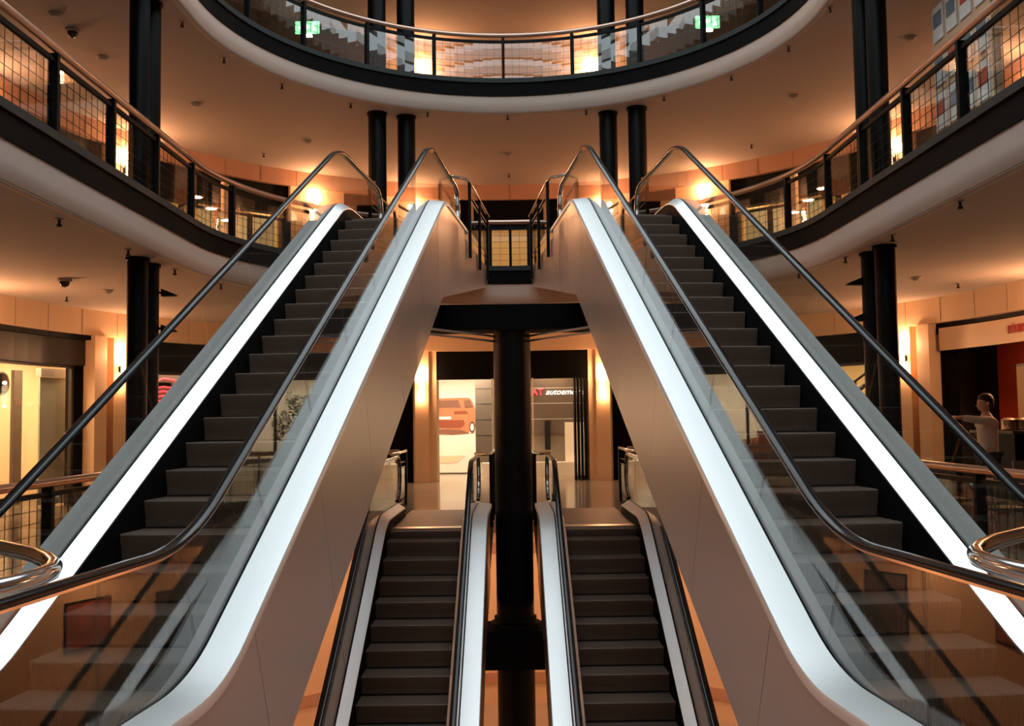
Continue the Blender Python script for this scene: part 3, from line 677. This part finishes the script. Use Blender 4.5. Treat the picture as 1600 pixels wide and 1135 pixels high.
for cx, cy, cz, r, n in ((6.0, 26.9, 2.15, .42, 260), (6.55, 26.8, 1.75, .36, 200), (6.1, 26.8, 1.45, .34, 180), (6.75, 26.9, 1.35, .2, 60), (6.35, 26.9, 2.3, .22, 60)):
    for _ in range(n):
        v = Vector((random.gauss(0, 1), random.gauss(0, 1), random.gauss(0, 1))).normalized()*r*random.random()**.4; p = Vector((cx, cy, cz))+v
        a = Vector((random.uniform(-1, 1), random.uniform(-1, 1), random.uniform(-1, 1))).normalized()*.055; b = a.cross(Vector((random.uniform(-1, 1), random.uniform(-1, 1), 1))).normalized()*.028
        mb.quad(tuple(p-a), tuple(p+b), tuple(p+a), tuple(p-b))
mb.build('foliage', 'leaf', e)
e = empty('wall_motif', (6.5, 27.95, 2.5), 'red and black painted motifs on the pale wall above the tree', 'decoration')
f = mapf(7.2, 27.65, 5.6, 28.45)
mb = MB(); mb.box(1.25, .01, 2.92, 1.6, .03, 3.08, f); mb.build('red_patch', 'paper_red', e)
for k, (a, z) in enumerate(((.35, 2.62), (.55, 2.55), (.85, 2.5), (1.05, 2.56))):
    mb = MB(); mb.tube([f(a, 0, z), f(a+.07, 0, z-.05), f(a+.14, 0, z+.01)], .014, 6); mb.build('painted_bird', 'black', e)
e = empty('console_table', (6.1, 26.2, 0), 'brown low console table beneath the potted tree', 'table')
f = mapf(7.0, 25.7, 5.2, 26.6)
mb = MB(); mb.box(.1, -.2, .82, 1.7, .2, .88, f); mb.build('table_top', 'bark', e)
for a in (.18, 1.62):
    for b in (-.15, .15): mb = MB(); mb.box(a-.03, b-.03, 0, a+.03, b+.03, .82, f); mb.build('leg', 'bark', e)
# ------------------------------------------------------------------ cream shop at far left
mb = MB(); obox(mb, -71.4, -70.3, 1.9, 2.0, 0, 2.95); mb.build('wall_panel', 'panel_brown', label='tall grey-brown panel on the cream shop wall', cat='wall panel')
mb = MB(); osweep(mb, [(.80, .05), (.84, .05), (.84, 2.75), (.80, 2.75)], -73.6, -67.6, .35); o = mb.build('curtain', 'curtain', label='pale greenish curtain hanging behind the shop window at left', cat='curtain')
mb = MB(); obox(mb, -73.7, -68, .76, .9, 2.76, 2.94); mb.build('roller_blind', 'grey_panel', label='rolled grey blind above the pale curtain', cat='blind')
e = empty('round_sign', (*OP(-82.7, .45), 2.4), 'round black sign with a white rim cut off by the left edge', 'sign')
c0 = Vector((*OP(-82.7, .40), 2.55)); f = mapf(*OP(-84, .4), *OP(-81, .4)); 
for nm, r, m, b in (('white_rim', .235, 'paper', .0), ('black_disc', .20, 'black', .012)):
    mb = MB(); L = (Vector(OP(-84, .4))-c0.xy).length
    mb.rings([[f(L+r*math.cos(a*PI/16), bb, 2.55+r*math.sin(a*PI/16)) for a in range(32)] for bb in (b, b+.02)]); mb.build(nm, m, e)
# ------------------------------------------------------------------ right shops
e = empty('car', (-7.4, 26.6, 0), 'copper-coloured car mirrored in the right high escalator glass', 'car')
f = mapf(-6.45, 27.2, -8.6, 25.9)
sec = [(-.3, .55, .62), (-.25, .5, .85), (.1, .45, 1.02), (.75, .42, 1.10), (.95, .42, 1.16), (1.5, .46, 1.72), (2.2, .46, 1.8), (3.2, .46, 1.76)]
mb = MB(); mb.rings([[f(a, -.75, lo), f(a, -.80, (lo+hi)/2), f(a, -.62, hi), f(a, .62, hi), f(a, .80, (lo+hi)/2), f(a, .75, lo)] for a, lo, hi in sec]); mb.build('body', 'copper_paint', e, smooth=True)
mb = MB(); mb.rings([[f(1.02, b, 1.2), f(1.46, b*.9, 1.68), f(1.48, b*.9, 1.70), f(1.04, b, 1.23)] for b in (-.55, .55)]); mb.build('windscreen', 'dark_glass', e)
mb = MB(); mb.box(1.55, -.66, 1.18, 2.1, -.63, 1.62, f); mb.box(1.55, -.64, 1.2, 2.1, -.60, 1.6, f); mb.build('side_window', 'dark_glass', e)
mb = MB(); mb.box(.85, -.86, 1.15, 1.05, -.66, 1.3, f); mb.build('wing_mirror', 'copper_paint', e)
for b in (-.6, .6):
    mb = MB(); p = f(-.27, b, .78); mb.tube([p, f(-.36, b, .78)], .09, 12); mb.build('headlamp', 'neon_white', e)
mb = MB(); mb.box(-.4, -.7, .60, -.24, .7, .68, f); mb.build('bumper', 'chrome', e)
for a in (.25, 2.5):
    for b in (-.72, .72): mb = MB(); p0, p1 = f(a, b-.09, .32), f(a, b+.09, .32); mb.tube([p0, p1], .32, 20); mb.build('wheel', 'tyre', e)
f = mapf(-5.35, 28.5, -6.4, 27.95)
mb = MB(); mb.box(0, 0, 0, .75, .1, 3.1, f); mb.build('display_board', 'shop_cream', label='tall pale pink board behind the copper car', cat='display board')
mb = MB(); osweep(mb, [(2.6, 0), (2.75, 0), (2.75, 3.4), (2.6, 3.4)], 43, 57); struct(mb, 'wall_shop_yellow', 'shop_yellow')
e = empty('stair_rail', (8.6, 24.2, 0), 'sloping dark stair handrail in front of the yellow wall', 'railing')
a0 = Vector((8.2, 24.9, 2.1)); a1 = Vector((9.1, 23.6, 3.05))
for dz in (0, -.28): mb = MB(); mb.tube([tuple(a0+Vector((0, 0, dz))), tuple(a1+Vector((0, 0, dz)))], .035 if dz == 0 else .06, 10); mb.build('rail', 'frame_dark', e)
for t in (.1, .5, .9): p = a0.lerp(a1, t); mb = MB(); mb.cyl(p.x, p.y, 0, p.z, .02, 8); mb.build('post', 'frame_dark', e)
# restaurant sign and interior
e = empty('restaurant_sign', (*OP(80, .1), 3.06), 'long beige fascia sign with dark red letters at right', 'sign')
mb = MB(); obox(mb, 70.8, 100, .10, .16, 3.06, 3.54); mb.build('board', 'panel', e)
x0, y0 = OP(82.9, .09); x1, y1 = OP(88, .09)
text('red_lettering', 'M\u00d6VENPICK', .235, 'sign_red', e, (x0, y0, 3.24), (x1-x0, y1-y0, 0), depth=.008, label='dark red capital letters', sx=.58)
f = lambda a, b, z: (a, b, z)
mb = MB(); mb.box(-.02, 0, 0, 0, .02, .02)
e = empty('counter', (9.0, 16.6, 0), 'black counter at the right edge behind the waiter', 'counter')
mb = MB(); mb.box(8.25, 15.9, 0, 9.4, 17.3, 1.36); mb.build('body', 'black', e); mb = MB(); mb.box(8.2, 15.85, 1.36, 9.42, 17.35, 1.41); mb.build('worktop', 'frame_dark', e)
for i, (x, y) in enumerate(((8.42, 16.4), (8.66, 16.45), (8.9, 16.3))):
    e = empty('metal_pot', (x, y, 1.41), ('left', 'middle', 'right')[i]+' shiny metal pot of three on the black counter', 'pot', 'metal pots on the counter')
    mb = MB(); mb.lathe(x, y, [(.10, 1.412), (.115, 1.43), (.115, 1.58), (.12, 1.59)], 20); bw = mb.build('bowl', 'pot_metal', e, smooth=True)
    mb = MB(); mb.lathe(x, y, [(.12, 1.591), (.08, 1.62), (.02, 1.63)], 20); mb.build('lid', 'pot_metal', bw, smooth=True)
e = empty('framed_mirror', (9.5, 17.3, 1.5), 'tall gold-lit framed panel above the pots at the right edge', 'mirror')
mb = MB(); mb.box(9.3, 17.4, 1.45, 9.34, 17.75, 2.6); mb.build('frame', 'frame_dark', e); mb = MB(); mb.box(9.28, 17.44, 1.5, 9.3, 17.71, 2.55); mb.build('glass', 'shop_yellow', e)
mb = MB(); osweep(mb, [(1.6, 0), (1.7, 0), (1.7, 3.6), (1.6, 3.6)], 71.2, 91.5); struct(mb, 'wall_red', 'red_wall')
lamp_panel(80, 86, .7, 1.0, 3.5, 'glow', 'strip lamp in front of the red restaurant wall')
# waiter
def skin(name, pts, edges, rad, m, parent=None, sub=2):
    me = bpy.data.meshes.new(name); inv = wmat(parent).inverted(); me.from_pydata([tuple(inv @ Vector(p)) for p in pts], edges, []); me.materials.append(M[m])
    o = bpy.data.objects.new(name, me); C.objects.link(o); o.parent = parent; WM[o.name] = wmat(parent)
    bm = bmesh.new(); bm.from_mesh(me); L = bm.verts.layers.skin.verify()
    for v, r in zip(bm.verts, rad): v[L].radius = (r, r) if not isinstance(r, tuple) else r; v[L].use_root = False
    bm.verts.ensure_lookup_table(); bm.verts[0][L].use_root = True; bm.to_mesh(me); bm.free()
    md = o.modifiers.new('skin', 'SKIN'); md.use_smooth_shade = True; ss = o.modifiers.new('sub', 'SUBSURF'); ss.levels = sub; ss.render_levels = sub
    dg = bpy.context.evaluated_depsgraph_get(); me2 = bpy.data.meshes.new_from_object(o.evaluated_get(dg)); o.modifiers.clear(); o.data = me2; return o
px, py = 7.66, 15.6
person = empty('person', (px, py, 0), 'person in a cream shirt reaching out with one arm beside the black counter', 'person')
B = [(0, 0, 1.05), (0, 0, 1.25), (0, 0, 1.48), (0, 0, 1.62), (-.01, 0, 1.70), (-.03, 0, 1.78),
     (-.02, -.2, 1.58), (-.27, -.24, 1.60), (-.50, -.2, 1.64), (-.58, -.2, 1.645),
     (.02, .2, 1.58), (.16, .24, 1.35), (.02, .22, 1.16), (-.03, .22, 1.11),
     (0, -.1, .98), (-.02, -.11, .56), (.03, -.11, .12), (-.12, -.11, .05), (0, .1, .98), (.04, .11, .56), (.1, .11, .12), (-.05, .11, .05)]
Eg = [(0, 1), (1, 2), (2, 3), (3, 4), (4, 5), (3, 6), (6, 7), (7, 8), (8, 9), (3, 10), (10, 11), (11, 12), (12, 13), (0, 14), (14, 15), (15, 16), (16, 17), (0, 18), (18, 19), (19, 20), (20, 21)]
Rd = [.14, .13, .15, .10, .06, .06, .07, .045, .035, .03, .07, .045, .035, .03, .095, .065, .045, .035, .095, .065, .045, .035]
P_ = [(px+a, py+b, c) for a, b, c in B]
body = skin('body', P_, Eg, Rd, 'skin', person)
mb = MB(); rg = []
for z, rx, ry, ox in ((1.73, .045, .05, -.005), (1.755, .075, .062, -.02), (1.79, .098, .075, -.02), (1.84, .108, .083, -.012), (1.89, .112, .085, -.005), (1.94, .103, .08, 0), (1.98, .075, .06, .005), (2.0, .03, .03, .008)):
    rg.append([(px-.02+ox+rx*math.cos(2*PI*j/16), py+ry*math.sin(2*PI*j/16), z) for j in range(16)])
mb.rings(rg); mb.rings([[(px-.125, py+dy, z) for dy, z in ((-.012, 1.87), (.012, 1.87), (.018, 1.815), (-.018, 1.815))], [(px-.165, py+dy, z) for dy, z in ((-.006, 1.835), (.006, 1.835), (.012, 1.82), (-.012, 1.82))]]); hd = mb.build('head', 'skin', person, smooth=True)
for dy in (-.035, .035):
    mb = MB(); mb.lathe(px-.118, py+dy, [(.004, 1.862), (.013, 1.868), (.013, 1.874), (.004, 1.88)], 8); mb.build('eye', 'hair', hd)
    mb = MB(); mb.lathe(px-.015, py+dy*2.45, [(.008, 1.83), (.02, 1.85), (.022, 1.875), (.008, 1.89)], 8); mb.build('ear', 'skin', hd)
mb = MB(); mb.box(px-.124, py-.025, 1.795, px-.108, py+.025, 1.803); mb.build('mouth', 'sign_red', hd)
mb = MB(); rg = []
for z, rx, ry, ox in ((1.775, .045, .06, .065), (1.82, .075, .088, .048), (1.88, .105, .097, .028), (1.93, .125, .097, .008), (1.98, .112, .085, .004), (2.02, .065, .055, .01), (2.032, .02, .02, .01)):
    rg.append([(px-.01+ox+rx*math.cos(2*PI*j/16), py+ry*math.sin(2*PI*j/16), z) for j in range(16)])
mb.rings(rg); mb.build('hair', 'hair', person, smooth=True)
sh = [P_[i] for i in (1, 0, 2, 3, 6, 7, 8, 10, 11, 12)]
skin('shirt', sh, [(0, 1), (0, 2), (2, 3), (3, 4), (4, 5), (5, 6), (3, 7), (7, 8), (8, 9)], [.165, .17, .18, .12, .09, .068, .055, .09, .068, .055], 'shirt', person)
skin('trousers', [P_[i] for i in (0, 14, 15, 16, 18, 19, 20)], [(0, 1), (1, 2), (2, 3), (0, 4), (4, 5), (5, 6)], [.15, .12, .09, .07, .12, .09, .07], 'trousers', person)
for (hx, hy, hz), (dx, dz) in (((px-.58, py-.2, 1.645), (-1, .05)), ((px-.03, py+.22, 1.11), (-.3, -.95))):
    d = Vector((dx, 0, dz)).normalized(); u = Vector((0, 1, 0)); h = Vector((hx, hy, hz))
    pts = [tuple(h), tuple(h+d*.06)]; eg = [(0, 1)]; rd = [.028, .034]
    for k in range(4):
        b = h+d*.085+u*(-.03+.02*k); c = b+d*(.04+.008*(k in (1, 2))); e2 = c+d*.03+Vector((0, 0, -.012)); n = len(pts); pts += [tuple(b), tuple(c), tuple(e2)]; eg += [(1, n), (n, n+1), (n+1, n+2)]; rd += [.011, .009, .008]
    n = len(pts); pts += [tuple(h+d*.04-u*.045), tuple(h+d*.08-u*.06)]; eg += [(0, n), (n, n+1)]; rd += [.012, .009]
    skin('hand', pts, eg, rd, 'skin', person, 1)
# cafe tables and chairs at right
def cafe_table(x, y, label):
    e = empty('cafe_table', (x, y, 0), label, 'table', 'cafe tables')
    mb = MB(); mb.cyl(x, y, .80, .83, .36, 28); mb.build('table_top', 'frame_dark', e, smooth=True)
    mb = MB(); mb.cyl(x, y, .02, .80, .03, 12); mb.build('pedestal', 'chrome', e, smooth=True)
    mb = MB(); mb.lathe(x, y, [(.24, .013), (.24, .03), (.05, .045)], 20); mb.build('base', 'chrome', e, smooth=True)
def cafe_chair(x, y, rz, label, proto=[]):
    if proto:
        o = copy_tree(proto[0]); o.location = (x, y, 0); o.rotation_euler = (0, 0, rz); o['label'] = label; return
    e = empty('cafe_chair', (x, y, 0), label, 'chair', 'cafe chairs', rz=rz); proto.append(e)
    W = wmat(e); f = lambda a, b, z: tuple(W @ Vector((a, b, z)))
    mb = MB(); mb.box(-.22, -.22, .49, .22, .22, .53, f); mb.build('seat', 'shop_dark', e)
    mb = MB(); mb.box(-.21, .20, .62, .21, .23, .98, f); mb.build('backrest', 'shop_dark', e)
    for a in (-.2, .2):
        mb = MB(); mb.tube([f(a, -.2, .012), f(a, -.2, .49)], .012, 8); mb.build('leg', 'chrome', e)
        mb = MB(); mb.tube([f(a, .24, .012), f(a, .2, .5), f(a, .235, .98)], .012, 8); mb.build('leg', 'chrome', e)
cafe_table(6.2, 12.9, 'round cafe table nearest the rail at right'); cafe_table(7.6, 13.6, 'round cafe table farther back at right'); cafe_table(6.1, 10.6, 'round cafe table closest to the camera at right')
for x, y, r, d in ((6.15, 12.2, PI, 'in front of the nearest cafe table'), (6.1, 13.6, 0, 'behind the nearest cafe table'), (6.9, 12.9, -PI/2, 'right of the nearest cafe table'), (7.6, 12.9, PI, 'in front of the farther cafe table'), (7.7, 14.3, 0, 'behind the farther cafe table'), (6.8, 10.5, -PI/2, 'at the cafe table closest to the camera'), (6.1, 11.3, 0, 'between two cafe tables by the rail')):
    cafe_chair(x, y, r, f'dark cafe chair with chrome legs {d}')
# ------------------------------------------------------------------ middle floor furnishings
e = empty('poster_stand', (6.36, 13.2, F1), 'tall pale display stand covered in small posters at upper right', 'display stand')
mb = MB(); mb.box(6.32, 12.3, F1+.012, 6.44, 14.0, 8.3); mb.build('board', 'panel', e)
for r, z in enumerate((7.16, 6.5, 5.85)):
    for k, y in enumerate((13.78, 13.36, 12.94, 12.52)):
        mb = MB(); mb.box(6.295, y-.16, z, 6.318, y+.16, z+.52); p = mb.build('poster', 'paper', e)
        mb = MB(); mb.box(6.288, y-.13, z+.2, 6.294, y+.13, z+.42); mb.build('printed_area', ('paper_blue', 'paper_blue', 'paper_red')[(k+r) % 3], p)
e = empty('potted_plant', (7.75, 19.0, F1), 'spiky dark potted plant in front of a wall lamp, upper right', 'plant')
mb = MB(); mb.lathe(7.75, 19.0, [(.12, F1+.013), (.17, F1+.5), (.2, F1+1.3), (.18, F1+1.31)], 16); mb.build('tall_pot', 'grey_panel', e, smooth=True)
for k in range(11):
    a = k*2.4; r = .12+.05*(k % 3); h = .45+.1*(k % 4); z = F1+1.3
    mb = MB(); mb.tube([(7.75, 19, z), (7.75+r*.5*math.cos(a), 19+r*.5*math.sin(a), z+h*.5), (7.75+r*1.6*math.cos(a), 19+r*1.6*math.sin(a), z+h)], [.035, .03, .006], 6, r2=None); mb.build('leaf', 'leaf', e)
for s, nm in ((-1, 'left'), (1, 'right')):
    for i, (x, z) in enumerate(((7.24, 6.95), (6.9, 6.68), (6.54, 6.4))):
        o = empty('reflection_disc', (s*x, 22.0, z), f'glowing disc for a reflected light spot in the {nm} shop window display, '+('highest', 'middle', 'lowest')[i], 'lamp')  # glowing disc on a pole, added in place of a light-spot reflection
        mb = MB(); mb.lathe(s*x, 22.0, [(.14, z), (.15, z+.02), (.05, z+.05)], 18); mb.build('shade', 'white_disc', o, smooth=True)
        mb = MB(); mb.lathe(s*x, 22.0, [(.125, z-.006), (.125, z-.001)], 18); mb.build('diffuser', 'glow', o)
        mb = MB(); mb.cyl(s*x, 22.0, F1+.013, z+.02, .006, 6); mb.build('pole', 'black', o)
    o = empty('lit_pillar', (s*6.72, 22.45, F1), f'slim pillar lit from its foot in the {nm} upper display', 'pillar')
    mb = MB(); mb.cyl(s*6.72, 22.45, F1+.013, 7.4, .09, 16); mb.build('shaft', 'panel', o, smooth=True)
    mb = MB(); mb.cyl(s*6.72, 22.33, F1+1.0, F1+1.08, .04, 12); mb.build('uplight', 'glow', o)
    o = empty('display_table', (s*7.05, 21.3, F1), f'dark oval display table at the foot of the {nm} lit pillar', 'table')
    mb = MB(); mb.cyl(s*7.05, 21.3, F1+.84, F1+.88, .42, 24); mb.build('table_top', 'frame_dark', o, smooth=True); mb = MB(); mb.cyl(s*7.05, 21.3, F1+.013, F1+.84, .04, 10); mb.build('pedestal', 'frame_dark', o)
    # dark sales counters by the rail near the camera
    o = empty('sales_counter', (s*7.4, 11.3, F1), f'big dark counter behind the railing at upper {nm}', 'counter')
    mb = MB(); mb.box(min(s*6.8, s*8.2), 9.6, F1+.013, max(s*6.8, s*8.2), 12.2, F1+1.15); mb.build('body', 'black_matte', o); mb = MB(); mb.box(min(s*6.75, s*8.25), 9.55, F1+1.15, max(s*6.75, s*8.25), 12.25, F1+1.2); mb.build('worktop', 'shop_dark', o)
    # exit sign on the top balcony
    o = empty('exit_sign', (s*5.0, 23.5, 11.4), f'green lit emergency exit sign on the top balcony at {nm}', 'sign')
    X = s*5.0; mb = MB(); mb.box(X-.30, 23.5, 11.42, X+.30, 23.56, 11.72); mb.build('box', 'sign_green', o)
    mb = MB(); mb.box(X-.20, 23.48, 11.53, X-.02, 23.498, 11.60); mb.rings([[(X-.02, yy, 11.49), (X-.02, yy, 11.65), (X+.06, yy, 11.57)] for yy in (23.48, 23.498)]); mb.build('arrow', 'sign_white', o)
    mb = MB(); mb.tube([(X+.14, 23.49, 11.47), (X+.17, 23.49, 11.56), (X+.15, 23.49, 11.62)], .018, 8); mb.tube([(X+.17, 23.49, 11.56), (X+.22, 23.49, 11.47)], .014, 8); mb.cyl(X+.16, 23.49, 11.63, 11.67, .02, 10); mb.build('running_figure', 'sign_white', o)
    mb = MB(); mb.box(X-.12, 23.47, 11.33, X+.12, 23.55, 11.38); mb.build('lamp', 'glow_white', o)
    for dx in (-.2, .2): mb = MB(); mb.cyl(X+dx, 23.53, 11.72, CL2, .008, 6); mb.build('hanger', 'black', o)
# ------------------------------------------------------------------ basement pictures
def bpic(s, z, w, h, m1, label):
    x, y = RP(s, 1.585); x2, y2 = RP(s, .585); n = Vector((x2-x, y2-y)); t = Vector((-n.y, n.x))
    f = lambda a, b, c: (x+t.x*a+n.x*b, y+t.y*a+n.y*b, c)
    e = empty('wall_picture', (x, y, z), label, 'picture', 'pictures on the basement wall')
    mb = MB(); mb.box(-w/2-.04, 0, z-.04, w/2+.04, .03, z+h+.04, f); mb.build('frame', 'frame_dark', e)
    mb = MB(); mb.box(-w/2, .031, z, w/2, .036, z+h, f); mb.build('print', m1, e)
mat('print_red', (.30, .09, .06), .6, noise=((2.2, 2.2, 5), .95)); mat('print_dark', (.14, .10, .09), .6, noise=((3, 3, 3), .95))
for s, z, w, h, m, d in ((6.5, -2.5, .95, .85, 'print_red', 'right curve, red and black, mirrored at lower left'), (5.0, -2.55, .8, .8, 'print_dark', 'right curve, the darker one nearer the middle'), (10.4, -2.75, .9, 1.0, 'print_dark', 'right wall, nearest the camera'),
    (-5.6, -2.75, .85, 1.25, 'print_dark', 'left curve, tall dark one mirrored in the right escalator glass'), (-8.0, -2.35, 1.35, .55, 'print_red', 'left wall, wide dark one with a red streak'), (-10.6, -2.6, 1.3, .7, 'print_red', 'left wall, reddest and nearest the camera')):
    bpic(s, z, w, h, m, f'framed picture in the basement, {d}')
